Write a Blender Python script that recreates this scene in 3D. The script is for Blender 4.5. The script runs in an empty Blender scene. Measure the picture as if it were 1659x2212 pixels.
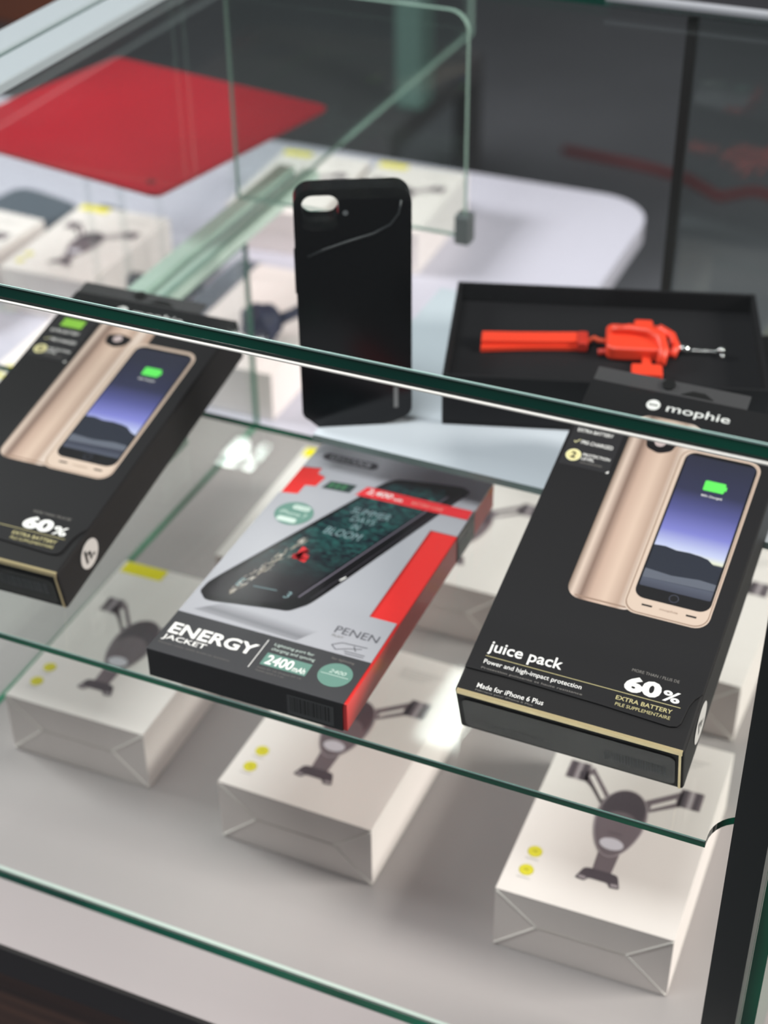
import bpy, bmesh, math, random
from mathutils import Vector, Matrix

# ------------------------------------------------------------------ camera, world, lights, exposure
sc = bpy.context.scene
COL = sc.collection
F_PX = 3417.7
YAW = math.radians(-23.94)
PITCH = math.radians(35.178)
ROLL = math.radians(-0.728)
EYE = 0.6307
cp, sp = math.cos(PITCH), math.sin(PITCH)
av = Vector((math.cos(YAW), math.sin(YAW), 0)); bv = Vector((-math.sin(YAW), math.cos(YAW), 0))
def case_frame(v): return Vector((v.dot(av), v.dot(bv), v.z))
_r = Vector((1, 0, 0)); _u = Vector((0, sp, cp)); _f = Vector((0, cp, -sp))
cr, sr = math.cos(ROLL), math.sin(ROLL)
R_ = case_frame(cr*_r + sr*_u); U_ = case_frame(-sr*_r + cr*_u); W_ = case_frame(_f)
cam = bpy.data.cameras.new('camera'); camo = bpy.data.objects.new('camera', cam); COL.objects.link(camo)
camo.matrix_world = Matrix(((R_.x, U_.x, -W_.x, 0), (R_.y, U_.y, -W_.y, 0), (R_.z, U_.z, -W_.z, EYE), (0, 0, 0, 1)))
cam.sensor_fit = 'VERTICAL'; cam.sensor_height = 36; cam.sensor_width = 27
cam.lens = F_PX/2212*36
cam.clip_start = 0.01; cam.clip_end = 60
cam.dof.use_dof = True; cam.dof.focus_distance = 0.61; cam.dof.aperture_fstop = 8.0
sc.camera = camo

w = bpy.data.worlds.new('world'); sc.world = w; w.use_nodes = True
w.node_tree.nodes['Background'].inputs[0].default_value = (0.93, 0.95, 1.0, 1)
w.node_tree.nodes['Background'].inputs[1].default_value = 0.05

def area(name, loc, target, sx, sy, power, col):
    l = bpy.data.lights.new(name, 'AREA'); l.shape = 'RECTANGLE'; l.size = sx; l.size_y = sy; l.energy = power; l.color = col
    o = bpy.data.objects.new(name, l); COL.objects.link(o); o.location = loc
    o.rotation_euler = (Vector(target)-Vector(loc)).to_track_quat('-Z', 'Y').to_euler()
    return o
area('ceiling_light_overhead', (-0.45, 0.0, 1.93), (-0.4, 0.6, 0.0), 1.0, 0.5, 40, (1.0, 0.97, 0.97))
area('side_light_right', (1.7, 1.0, 1.15), (-0.3, 0.7, 0.05), 0.8, 0.6, 80, (1.0, 0.92, 0.87))
area('side_light_left', (-2.3, 0.75, 1.15), (-0.4, 0.65, 0.05), 0.8, 0.6, 84, (1.0, 0.94, 0.93))

sc.view_settings.view_transform = 'Standard'; sc.view_settings.look = 'None'
sc.view_settings.gamma = 1.0; sc.view_settings.use_curve_mapping = False
sc.view_settings.exposure = 0.0
sc.cycles.transparent_max_bounces = 32
sc.cycles.max_bounces = 12
sc.cycles.use_denoising = True
sc.cycles.caustics_reflective = False; sc.cycles.caustics_refractive = False

# ------------------------------------------------------------------ materials
def lin(c):
    return tuple((x/255/12.92 if x/255 <= .04045 else ((x/255+.055)/1.055)**2.4) for x in c)
MATS = {}
def mat(name, rgb, rough=.5, metal=0, spec=.5, noise=None, coat=0, emit=None):
    """rgb in 0..255 sRGB; noise=(scale, amount) mottles the base colour a little"""
    if name in MATS: return MATS[name]
    m = bpy.data.materials.new(name); m.use_nodes = True; nt = m.node_tree
    b = nt.nodes['Principled BSDF']; c = lin(rgb)
    b.inputs['Base Color'].default_value = (*c, 1); b.inputs['Roughness'].default_value = rough
    b.inputs['Metallic'].default_value = metal; b.inputs['Specular IOR Level'].default_value = spec
    b.inputs['Coat Weight'].default_value = coat; b.inputs['Coat Roughness'].default_value = .08
    if emit: b.inputs['Emission Color'].default_value = (*emit[:3], 1); b.inputs['Emission Strength'].default_value = emit[3]
    if noise:
        tc = nt.nodes.new('ShaderNodeTexCoord'); n = nt.nodes.new('ShaderNodeTexNoise'); n.inputs['Scale'].default_value = noise[0]
        n.inputs['Detail'].default_value = 6
        r = nt.nodes.new('ShaderNodeValToRGB')
        a = noise[1]
        r.color_ramp.elements[0].color = (*[x*(1-a) for x in c], 1); r.color_ramp.elements[1].color = (*[min(1, x*(1+a)) for x in c], 1)
        r.color_ramp.elements[0].position = .3; r.color_ramp.elements[1].position = .7
        nt.links.new(tc.outputs['Object'], n.inputs['Vector']); nt.links.new(n.outputs['Fac'], r.inputs[0]); nt.links.new(r.outputs[0], b.inputs['Base Color'])
    MATS[name] = m; return m

def glass_face(name, tint, spec=1.0):
    if name in MATS: return MATS[name]
    m = bpy.data.materials.new(name); m.use_nodes = True; nt = m.node_tree; nt.nodes.clear()
    out = nt.nodes.new('ShaderNodeOutputMaterial'); mix = nt.nodes.new('ShaderNodeMixShader')
    tr = nt.nodes.new('ShaderNodeBsdfTransparent'); tr.inputs[0].default_value = (*tint, 1)
    gl = nt.nodes.new('ShaderNodeBsdfGlossy'); gl.inputs['Roughness'].default_value = .02; gl.inputs[0].default_value = (.95, 1, .98, 1)
    lw = nt.nodes.new('ShaderNodeLayerWeight'); lw.inputs[0].default_value = .5
    pw = nt.nodes.new('ShaderNodeMath'); pw.operation = 'POWER'; pw.inputs[1].default_value = 5
    mu = nt.nodes.new('ShaderNodeMath'); mu.operation = 'MULTIPLY_ADD'; mu.inputs[1].default_value = .96*spec; mu.inputs[2].default_value = .04*spec
    nt.links.new(lw.outputs['Facing'], pw.inputs[0]); nt.links.new(pw.outputs[0], mu.inputs[0]); nt.links.new(mu.outputs[0], mix.inputs[0])
    nt.links.new(tr.outputs[0], mix.inputs[1]); nt.links.new(gl.outputs[0], mix.inputs[2]); nt.links.new(mix.outputs[0], out.inputs[0])
    MATS[name] = m; return m

def edge_mat(name, dark, light, scale=9):
    if name in MATS: return MATS[name]
    m = mat(name, light, rough=.12, spec=.6); nt = m.node_tree; b = nt.nodes['Principled BSDF']
    tc = nt.nodes.new('ShaderNodeTexCoord'); n = nt.nodes.new('ShaderNodeTexNoise'); n.inputs['Scale'].default_value = scale
    r = nt.nodes.new('ShaderNodeValToRGB'); r.color_ramp.elements[0].position = .42; r.color_ramp.elements[1].position = .68
    r.color_ramp.elements[0].color = (*lin(dark), 1); r.color_ramp.elements[1].color = (*lin(light), 1)
    nt.links.new(tc.outputs['Object'], n.inputs['Vector']); nt.links.new(n.outputs['Fac'], r.inputs[0]); nt.links.new(r.outputs[0], b.inputs['Base Color'])
    return m

def ramp_mat(name, axis, stops, rough=.4, skew=0, noise=None, coat=.3):
    """printed picture whose colour runs along one local axis: stops = [(metres, rgb255)]"""
    m = bpy.data.materials.new(name); m.use_nodes = True; nt = m.node_tree; b = nt.nodes['Principled BSDF']
    b.inputs['Roughness'].default_value = rough; b.inputs['Coat Weight'].default_value = coat; b.inputs['Coat Roughness'].default_value = .1
    tc = nt.nodes.new('ShaderNodeTexCoord'); sx = nt.nodes.new('ShaderNodeSeparateXYZ'); nt.links.new(tc.outputs['Object'], sx.inputs[0])
    mr = nt.nodes.new('ShaderNodeMapRange'); lo, hi = stops[0][0], stops[-1][0]
    mr.inputs[1].default_value = lo; mr.inputs[2].default_value = hi
    src = sx.outputs['XYZ'.index(axis)]
    if skew or noise:
        ad = nt.nodes.new('ShaderNodeMath'); ad.operation = 'MULTIPLY_ADD'
        if noise:
            n = nt.nodes.new('ShaderNodeTexNoise'); n.inputs['Scale'].default_value = noise[0]; nt.links.new(tc.outputs['Object'], n.inputs['Vector'])
            nt.links.new(n.outputs['Fac'], ad.inputs[0]); ad.inputs[1].default_value = noise[1]
        else:
            nt.links.new(sx.outputs['XYZ'.index('Y' if axis == 'X' else 'X')], ad.inputs[0]); ad.inputs[1].default_value = skew
        nt.links.new(src, ad.inputs[2]); src = ad.outputs[0]
    nt.links.new(src, mr.inputs[0]); r = nt.nodes.new('ShaderNodeValToRGB'); cr_ = r.color_ramp
    cr_.elements.remove(cr_.elements[1]); cr_.elements[0].position = 0; cr_.elements[0].color = (*lin(stops[0][1]), 1)
    for p, c in stops[1:]:
        e = cr_.elements.new((p-lo)/(hi-lo)); e.color = (*lin(c), 1)
    nt.links.new(mr.outputs[0], r.inputs[0]); nt.links.new(r.outputs[0], b.inputs['Base Color'])
    MATS[name] = m; return m

EDGE_DIM = edge_mat('glass_edge_dim_green', (0, 44, 36), (12, 84, 66))
GLASS = glass_face('clear_glass', (.975, .99, .982))
GLASS_TOP = glass_face('counter_top_glass', (.93, .955, .95), .85)
GLASS_BACK = glass_face('rear_door_glass', (.90, .93, .92))
EDGE = edge_mat('glass_edge_green', (0, 84, 62), (24, 140, 100))
EDGE_TOP = edge_mat('glass_edge_dark_green', (0, 60, 50), (8, 90, 70), 5)
EDGE_PALE = mat('glass_edge_pale', (150, 178, 166), .3)

# ------------------------------------------------------------------ mesh helpers
class MB:
    """collects shapes, each face with its material, and links them as ONE mesh object"""
    def __init__(s): s.v = []; s.f = []; s.m = []; s.mats = []; s.smooth = []
    def mi(s, m):
        if m not in s.mats: s.mats.append(m)
        return s.mats.index(m)
    def add(s, vs, fs, m, smooth=False):
        o = len(s.v); s.v += [tuple(x) for x in vs]; k = s.mi(m) if not isinstance(m, list) else None
        for i, f in enumerate(fs):
            s.f.append(tuple(o+j for j in f)); s.m.append(k if k is not None else s.mi(m[i])); s.smooth.append(smooth)
    def box(s, lo, hi, m, mtop=None, M=None):
        x0, y0, z0 = lo; x1, y1, z1 = hi
        vs = [(x0,y0,z0),(x1,y0,z0),(x1,y1,z0),(x0,y1,z0),(x0,y0,z1),(x1,y0,z1),(x1,y1,z1),(x0,y1,z1)]
        if M: vs = [M @ Vector(p) for p in vs]
        fs = [(3,2,1,0),(4,5,6,7),(0,1,5,4),(1,2,6,5),(2,3,7,6),(3,0,4,7)]
        s.add(vs, fs, m)
    def prism(s, pts, z0, z1, m, side=None, M=None):
        n = len(pts); vs = [(x, y, z0) for x, y in pts]+[(x, y, z1) for x, y in pts]
        if M: vs = [M @ Vector(p) for p in vs]
        s.add(vs, [tuple(range(n-1, -1, -1)), tuple(range(n, 2*n))]+[(i, (i+1) % n, n+(i+1) % n, n+i) for i in range(n)],
              [m, m]+[side or m]*n)
    def flat(s, pts, z, m, M=None):
        vs = [Vector((x, y, z)) for x, y in pts]
        if M: vs = [M @ p for p in vs]
        s.add(vs, [tuple(range(len(pts)))], m)
    def text(s, txt, x0, y0, x1, y1, z, m, bold=0, slant=0, M=None):
        V, Fc = text_geo(txt, bold, slant)
        vs = [Vector((x0+(x1-x0)*x, y0+(y1-y0)*y, z)) for x, y in V]
        if M: vs = [M @ p for p in vs]
        s.add(vs, Fc, m)
    def tube(s, pts, r, m, n=8, close=False):
        pts = [Vector(p) for p in pts]; rs = r if isinstance(r, (list, tuple)) else [r]*len(pts)
        vs = []; fs = []
        for i, p in enumerate(pts):
            a = pts[max(0, i-1)]; b = pts[min(len(pts)-1, i+1)]; t = (b-a).normalized()
            u = t.cross(Vector((0, 0, 1)));
            if u.length < 1e-4: u = t.cross(Vector((1, 0, 0)))
            u.normalize(); v = t.cross(u)
            vs += [p+(u*math.cos(2*math.pi*k/n)+v*math.sin(2*math.pi*k/n))*rs[i] for k in range(n)]
        for i in range(len(pts)-1):
            fs += [(i*n+k, i*n+(k+1) % n, (i+1)*n+(k+1) % n, (i+1)*n+k) for k in range(n)]
        fs += [tuple(range(n-1, -1, -1)), tuple((len(pts)-1)*n+k for k in range(n))]
        s.add(vs, fs, m, True)
    def build(s, name, parent=None, loc=(0, 0, 0), bevel=0, seg=2, smooth=False):
        me = bpy.data.meshes.new(name); me.from_pydata(s.v, [], s.f); me.update()
        for m in s.mats: me.materials.append(m)
        for p, k, sm in zip(me.polygons, s.m, s.smooth): p.material_index = k; p.use_smooth = sm or smooth
        o = bpy.data.objects.new(name, me); COL.objects.link(o); o.location = loc
        if parent: o.parent = parent
        if bevel:
            b = o.modifiers.new('bevel', 'BEVEL'); b.width = bevel; b.segments = seg; b.limit_method = 'ANGLE'; b.angle_limit = math.radians(40)
        return o

_tc = {}
def text_geo(txt, bold=0, slant=0):
    k = (txt, bold, slant)
    if k in _tc: return _tc[k]
    c = bpy.data.curves.new('t', 'FONT'); c.body = txt; c.size = 1; c.offset = bold; c.shear = slant; c.resolution_u = 3; c.fill_mode = 'FRONT'
    o = bpy.data.objects.new('t', c); COL.objects.link(o)
    dg = bpy.context.evaluated_depsgraph_get(); me = bpy.data.meshes.new_from_object(o.evaluated_get(dg))
    V = [(v.co.x, v.co.y) for v in me.vertices]; Fc = [tuple(p.vertices) for p in me.polygons]
    bpy.data.objects.remove(o); bpy.data.curves.remove(c); bpy.data.meshes.remove(me)
    x0 = min(x for x, y in V); x1 = max(x for x, y in V); y0 = min(y for x, y in V); y1 = max(y for x, y in V)
    V = [((x-x0)/(x1-x0), (y-y0)/(y1-y0)) for x, y in V]
    # face winding upwards
    out = []
    for f in Fc:
        a, b, d = (Vector((*V[f[i]], 0)) for i in range(3))
        out.append(f if (b-a).cross(d-a).z > 0 else tuple(reversed(f)))
    _tc[k] = (V, out); return _tc[k]

def circ(cx, cy, r, n=28, ry=None, a0=0):
    return [(cx+r*math.cos(a0+2*math.pi*k/n), cy+(ry or r)*math.sin(a0+2*math.pi*k/n)) for k in range(n)]
def rrect(x0, y0, x1, y1, r, n=6):
    o = []
    for cx, cy, a in ((x1-r, y0+r, -90), (x1-r, y1-r, 0), (x0+r, y1-r, 90), (x0+r, y0+r, 180)):
        for k in range(n+1):
            t = math.radians(a+90*k/n); o.append((cx+r*math.cos(t), cy+r*math.sin(t)))
    return o
def line(x0, y0, x1, y1, w):
    d = Vector((x1-x0, y1-y0)).normalized(); nx, ny = -d.y*w/2, d.x*w/2
    return [(x0-nx, y0-ny), (x1-nx, y1-ny), (x1+nx, y1+ny), (x0+nx, y0+ny)]
def smooth_poly(pts, r=.25, n=4):
    """rounds the corners of a polygon"""
    o = []; L = len(pts)
    for i, p in enumerate(pts):
        a = Vector(pts[i-1]); b = Vector(p); c = Vector(pts[(i+1) % L])
        s = b.lerp(a, r); e = b.lerp(c, r)
        for k in range(n+1):
            t = k/n; q = s*(1-t)**2+b*2*t*(1-t)+e*t*t; o.append((q.x, q.y))
    return o
def sc_(pts, k=.001): return [(x*k, y*k) for x, y in pts]

def tag(o, label, cat, group=None):
    o['label'] = label; o['category'] = cat
    if group: o['group'] = group
    return o
def thing(name, label, cat, loc=(0, 0, 0), rz=0, tilt=0, group=None):
    o = bpy.data.objects.new(name, None); COL.objects.link(o); o.empty_display_size = .02
    o.location = loc; o.rotation_euler = (tilt, 0, rz); return tag(o, label, cat, group)
def copy_thing(o, loc, rz, label, parent=None):
    c = o.copy(); COL.objects.link(c)
    if parent is None: c.location = loc; c.rotation_euler = (0, 0, rz); c['label'] = label
    else: c.parent = parent
    for ch in [x for x in bpy.data.objects if x.parent == o]: copy_thing(ch, None, 0, None, c)
    return c

# ------------------------------------------------------------------ setting: floor
def tiles():
    m = mat('dark_floor', (104, 106, 112), .5, noise=(1.4, .16)); return m
f = MB(); f.box((-8, -3, -.80), (5, 10, -.75), tiles()); fl = f.build('floor'); fl['kind'] = 'structure'

# ------------------------------------------------------------------ the display counter
Z_MID = .1557; Z_UP = .1957; Z_TOP = .3573; B_F = .436; B_BACK = .853
deckm = mat('deck_white_laminate', (158, 153, 153), .38, noise=(3, .03))
blk = mat('black_trim', (30, 29, 29), .4)
def wood():
    m = mat('dark_wood', (60, 42, 32), .45); nt = m.node_tree; b = nt.nodes['Principled BSDF']
    tc = nt.nodes.new('ShaderNodeTexCoord'); mp = nt.nodes.new('ShaderNodeMapping'); mp.inputs['Scale'].default_value = (1.2, 30, 40)
    n = nt.nodes.new('ShaderNodeTexNoise'); n.inputs['Scale'].default_value = 3; n.inputs['Detail'].default_value = 8
    r = nt.nodes.new('ShaderNodeValToRGB'); r.color_ramp.elements[0].position = .35; r.color_ramp.elements[1].position = .65
    r.color_ramp.elements[0].color = (*lin((46, 30, 23)), 1); r.color_ramp.elements[1].color = (*lin((104, 72, 55)), 1)
    nt.links.new(tc.outputs['Object'], mp.inputs[0]); nt.links.new(mp.outputs[0], n.inputs['Vector']); nt.links.new(n.outputs[0], r.inputs[0]); nt.links.new(r.outputs[0], b.inputs['Base Color'])
    return m
ctr = thing('display_counter', 'glass shop display counter with a white deck, green glass edges and dark wood front', 'display counter', (0, 0, 0))
d = MB()
d.prism([(-1.5, .400), (.35, .400), (.35, .885), (-1.5, .885)], -.02, 0, deckm); d.build('deck', ctr)
outline = [(-1.5, .8853), (-.326, .8853), (-.326, 1.333)]
cx_, cy_, r_ = -.326-.055, 1.388-.055, .055
outline += [(cx_+r_*math.cos(math.radians(t)), cy_+r_*math.sin(math.radians(t))) for t in range(0, 91, 9)]
outline += [(-1.5, 1.388)]
d = MB(); d.prism(outline, -.02, 0, mat('rear_deck_laminate', (190, 190, 203), .3, noise=(3, .03))); d.build('rear_deck_board', ctr)
d = MB(); d.box((-1.5, .398, -.0215), (.35, .3999, -.0006), blk); d.build('edge_trim', ctr)
d = MB(); d.box((-1.5, .404, -.75), (.35, .424, -.0205), wood()); d.build('wood_front_panel', ctr)
d = MB(); d.box((-1.48, .86, -.75), (.33, .875, -.0205), wood()); d.build('wood_rear_panel', ctr)
def pane(name, lo, hi, face, edge, thin, parent=ctr):
    """glass slab; thin = index of its thin axis: only the two broad faces are clear"""
    g = MB(); x0, y0, z0 = lo; x1, y1, z1 = hi
    vs = [(x0,y0,z0),(x1,y0,z0),(x1,y1,z0),(x0,y1,z0),(x0,y0,z1),(x1,y0,z1),(x1,y1,z1),(x0,y1,z1)]
    fs = [(3,2,1,0),(4,5,6,7),(0,1,5,4),(2,3,7,6),(1,2,6,5),(3,0,4,7)]
    ax_ = [2, 2, 1, 1, 0, 0]
    g.add(vs, fs, [face if ax_[i] == thin else edge for i in range(6)])
    return g.build(name, parent)
pane('front_glass', (-1.3, B_F+.0002, .0002), (-.0355, B_F+.0042, Z_TOP-.0054), glass_face('front_glass_face', (.98, .99, .985), .25), EDGE_DIM, 1)
pane('top_glass', (-1.3, B_F, Z_TOP-.0052), (-.0295, B_BACK+.004, Z_TOP), GLASS_TOP, EDGE_TOP, 2)
pane('end_glass', (-.0353, B_F+.0045, .0002), (-.0297, B_BACK, Z_TOP-.0054), GLASS, EDGE, 0)
d = MB(); d.box((-1.3, B_F-.0003, Z_TOP-.0006), (-.0295, B_F+.0002, Z_TOP+.0001), mat('edge_highlight_paint', (150, 182, 176), .2)); d.build('edge_highlight', ctr)  # thin pale strip painting the highlight along the top glass edge
d = MB(); d.box((-1.3, B_F-.0012, Z_TOP-.0072), (-.037, B_F+.0001, Z_TOP-.0067), mat('highlight_strip', (225, 226, 220), .25)); d.build('highlight_strip', ctr)  # whitish strip added to draw the highlight line below the top edge
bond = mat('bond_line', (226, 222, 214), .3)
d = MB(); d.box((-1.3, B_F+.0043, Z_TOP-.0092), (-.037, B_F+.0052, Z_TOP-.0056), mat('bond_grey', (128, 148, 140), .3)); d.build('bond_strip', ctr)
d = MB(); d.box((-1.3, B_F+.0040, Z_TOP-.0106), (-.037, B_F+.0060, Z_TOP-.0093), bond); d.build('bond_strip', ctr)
d = MB(); d.box((-1.3, B_F+.0046, .0002), (-.037, B_F+.0066, .0012), mat('foot_highlight_paint', (190, 205, 198), .2)); d.build('pane_foot_highlight', ctr)  # light strip added as the highlight along the foot of the pane
# corner upright and its notch are seen at the right
d = MB(); d.box((-.0518, .4445, .0002), (-.0378, .473, Z_TOP-.0056), mat('upright_black', (27, 32, 31), .3)); d.build('corner_upright', ctr)
# partition at the left end of the bay, its rails
pane('partition_glass', (-.4985, .448, .0002), (-.4945, .885, Z_MID-.006), glass_face('partition_glass_face', (.95, .97, .965)), EDGE, 0)
pane('partition_glass', (-.5005, .47, Z_MID+.004), (-.4965, 1.33, Z_TOP-.0056), glass_face('partition_glass_face', (.95, .97, .965)), EDGE_PALE, 0)
alu = mat('satin_aluminium', (150, 162, 166), .35, metal=.2)
alug = mat('greenish_aluminium', (196, 216, 204), .35)
for nm, x0, x1, mm in (('top_rail', -.513, -.4935, alu), ('top_rail', -.4885, -.4665, alu)):
    d = MB(); d.box((x0, .50, Z_TOP+.0003), (x1, 1.25, Z_TOP+.006), mm); d.build(nm, ctr, bevel=.001)
d = MB(); d.box((-.4933, .50, Z_TOP+.0003), (-.4887, 1.25, Z_TOP+.002), EDGE); d.build('rail_gap_seal', ctr)
for nm, x0, x1 in (('shelf_rail', -.527, -.5135), ('shelf_rail', -.5065, -.4935)):
    d = MB(); d.box((x0, .70, Z_MID-.0045), (x1, 1.0, Z_MID+.003), alug); d.build(nm, ctr, bevel=.001)
# rear doors
g = MB()
pts = [(-.4810, .20), (-.321, .20)] + [(-.321-.012+.012*math.cos(math.radians(t)), .341-.012+.012*math.sin(math.radians(t))) for t in range(0, 91, 15)] + [(-.4810, .341)]
n = len(pts); vs = [(x, B_BACK-.0022, z) for x, z in pts]+[(x, B_BACK+.0022, z) for x, z in pts]
g.add(vs, [tuple(range(n)), tuple(range(2*n-1, n-1, -1))]+[(i, n+i, n+(i+1) % n, (i+1) % n) for i in range(n)], [GLASS_BACK, GLASS_BACK]+[EDGE_PALE]*n)
g.build('rear_glass_panel', ctr)
pane('rear_glass_door', (-.1915, B_BACK+.006, .01), (-.0355, B_BACK+.010, Z_TOP-.0056), GLASS_BACK, EDGE, 1)
d = MB(); d.box((-.1942, B_BACK+.001, .0002), (-.1885, B_BACK+.0055, Z_TOP-.0056), blk); d.build('door_upright', ctr)
d = MB(); d.box((-.24, B_BACK-.003, Z_TOP+.0002), (-.03, B_BACK+.0055, Z_TOP+.0025), mat('rail_steel', (150, 156, 162), .35, metal=.2)); d.build('rear_top_rail', ctr)
d = MB(); d.box((-.3265, B_BACK-.005, Z_UP+.0002), (-.3165, B_BACK+.006, .215), mat('clamp_grey', (128, 134, 136), .4, metal=.5)); d.build('glass_clamp', ctr, bevel=.001)

# middle glass shelf with the notch round the upright
def shelf():
    pts = [(-.62, .4557), (-.0629, .4557)]
    # concave corner round the upright
    c = (-.0482, .4575); 
    for t in range(180, 89, -10):
        r = .0147
        pts.append((c[0]+r*math.cos(math.radians(t)), c[1]+.0015+r*1.08*math.sin(math.radians(t))))
    pts += [(-.0365, .4748), (-.0365, .668), (-.62, .668)]
    g = MB(); g.prism(pts, Z_MID-.0040, Z_MID, GLASS, EDGE); g.box((-.62, .4555, Z_MID-.0008), (-.0632, .4560, Z_MID-.0002), mat('edge_highlight_paint', (150, 182, 176), .2)); return g.build('glass_shelf')  # the pale front strip paints a highlight on the shelf edge
tag(shelf(), 'clear green-edged glass shelf carrying the three phone accessory boxes', 'shelf')
# raised rear shelf, pale
frost = mat('frosted_shelf', (196, 203, 212), .25, noise=(2, .03), coat=.4)
g = MB(); g.prism([(-.3118, .6135), (-.04, .6095), (-.04, .790), (-.3118, .790)], Z_UP-.004, Z_UP, frost, mat('frosted_edge', (120, 140, 138), .3))
tag(g.build('frosted_shelf'), 'pale frosted rear shelf under the black phone case and open black tray', 'shelf')

# ------------------------------------------------------------------ white car mount boxes on the deck
paper = mat('white_card', (235, 228, 225), .45, noise=(25, .015))
crease = mat('card_crease', (246, 243, 238), .5)
shade = mat('card_fold', (205, 200, 194), .5)
pic = mat('mount_print', (118, 106, 112), .4); picd = mat('mount_print_dark', (84, 75, 82), .4); picl = mat('mount_print_light', (168, 158, 163), .4)
picw = mat('mount_print_white', (214, 210, 220), .35); yel = mat('yellow_print', (226, 216, 62), .45); yelb = mat('yellow_label_print', (240, 226, 20), .45); yeld = mat('yellow_print_dark', (196, 186, 40), .45)
gtext = mat('grey_print', (176, 172, 170), .5)
BW, BL, BH = .088, .134, .0405
def car_box(label, loc, rz, group='white car mount boxes on the deck'):
    t = thing('product_box', label, 'box', loc, rz, group=group)
    c = MB(); c.box((0, 0, 0.0003), (BW, BL, BH), paper)
    # wrapped end flaps: folds of the paper on the two short ends, slightly proud
    for y, s in ((-.0002, -1), (BL+.0002, 1)):
        a = (.0215, BH*.52); b = (BW-.0215, BH*.52)
        for p, q in (((.0006, BH-.0012), a), ((.0006, .0012), a), (a, b), ((BW-.0006, BH-.0012), b), ((BW-.0006, .0012), b)):
            c.tube([(p[0], y, p[1]), (q[0], y, q[1])], .00045 if (p, q) != (a, b) else .0002, crease if (p, q) != (a, b) else shade, 6)
    c.build('carton', t, bevel=.0008)
    p = MB(); z = BH+.00008
    P = lambda pts, k, m: p.flat(sc_(pts), z+k*.00004, m)
    # arms
    P([(31, 77), (35, 70), (22, 86), (19, 94), (14, 90)], 0, pic)
    P([(33, 71), (36, 78), (22, 97), (18, 90)], 0, pic); P([(31.5, 75.5), (33.3, 77.5), (23, 91.5), (21.3, 90)], 1, paper)
    P([(53, 73), (70, 85), (70, 97), (53, 83)], 0, pic); P([(56.5, 78), (67.5, 87), (67.5, 90), (56.5, 81)], 1, paper)
    for x0, x1 in ((9.3, 20.5), (68.5, 80.3)):
        P([(x0, 85.2), (x1, 85.2), (x1, 98.3), (x0, 98.3)], 0, pic)
        for a, m in ((.12, picd), (.42, picl), (.68, picd)):
            xx = x0+(x1-x0)*a; P([(xx, 85.2), (xx+2.1, 85.2), (xx+2.1, 98.3), (xx, 98.3)], 1, m)
    # neck and foot
    P([(39.8, 42), (40.3, 29), (49.6, 29), (50.2, 42)], 1, pic)
    P(smooth_poly([(36.5, 29), (33.5, 20.5), (38.5, 20), (40, 22.5), (49.5, 22.5), (51, 20), (56, 20.5), (53, 29)], .2), 2, picd)
    P([(34.8, 21.3), (38.6, 21), (38.8, 22.6), (35.2, 23)], 3, picl); P([(51.2, 21), (55, 21.3), (54.6, 23), (51, 22.6)], 3, picl)
    # egg shaped body
    def egg(cx, cy, rx, ry, k=.16, n=44):
        return [(cx+rx*math.cos(t)*(1+k*math.sin(t)), cy+ry*math.sin(t)) for t in [2*math.pi*i/n for i in range(n)]]
    P(egg(44.5, 63, 12.6, 24.2), 4, picl); P(egg(44.5, 63.2, 11.9, 23.7), 5, pic)
    P(egg(44.5, 70, 10.7, 16.2, .1), 6, picd); P(egg(44.6, 57, 9.6, 14, .25), 7, pic)
    P(circ(44.6, 47.6, 6.1, 24, 4.0), 8, picw)
    P(line(41, 55, 48, 55, .5), 8, picd)
    for cx, cy in ((10.8, 29.3), (10.4, 16.4)):
        P(circ(cx, cy, 3.7), 0, yeld); P(circ(cx, cy, 3.35), 1, yel); P(line(cx-1.7, cy-.6, cx+1.4, cy+1.2, .6), 2, yeld); P(line(cx-1, cy+1.2, cx+1.2, cy-1.2, .5), 2, yeld)
        P(line(cx-3.4, cy-5.3, cx+3.4, cy-5.3, .5), 0, gtext)
    for k in range(4): P(line(53, 121-k*2.4, 78-k*3, 121-k*2.4, .45), 0, gtext)
    p.build('printed_picture', t)
    q = MB(); q.prism(sc_([(2, 123), (30, 123), (30, 133.6), (2, 133.6)]), BH+.00002, BH+.00018, yelb); q.build('yellow_label', t)
    return t
A = car_box('leftmost of the three front white car mount boxes', (-.4646, .5215, 0), math.radians(1.0))
def cb(a, b, rz, label): return copy_thing(A, (a, b, 0), math.radians(rz), label)
cb(-.3225, .5081, -.5, 'white car mount box in the middle of the front row')
cb(-.1641, .4968, 1.4, 'white car mount box nearest the black corner upright, front right')
cb(-.4186, .6821, .9, 'white car mount box left of and under the red and silver box')
cb(-.3274, .7106, .4, 'white car mount box seen between the red box and right black box')
cb(-.1761, .6889, -1.8, 'white car mount box behind the front right one, beside the black upright')
hb = thing('product_box', 'plain white box carrying the navy knotted ball', 'box', (-.5770, .893, 0), math.radians(1))
_c = MB(); _c.box((0, 0, .0003), (.090, .162, BH), paper); _c.build('carton', hb, bevel=.0008)
cb(-.6620, 1.150, 3, 'white box at the very back left, just right of the red sheet')
cb(-.5680, 1.157, 2, 'white box at the very back with a yellow label above the black phone case')
cb(-.7790, .968, 1, 'white box left of the glass partition, in front of the red sheet')
cb(-.8900, .930, -3, 'white box at the left edge of the photo, below the red sheet')
cb(-.6830, .800, 2, 'white box beyond the partition, hidden mostly by the left black box')

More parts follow.
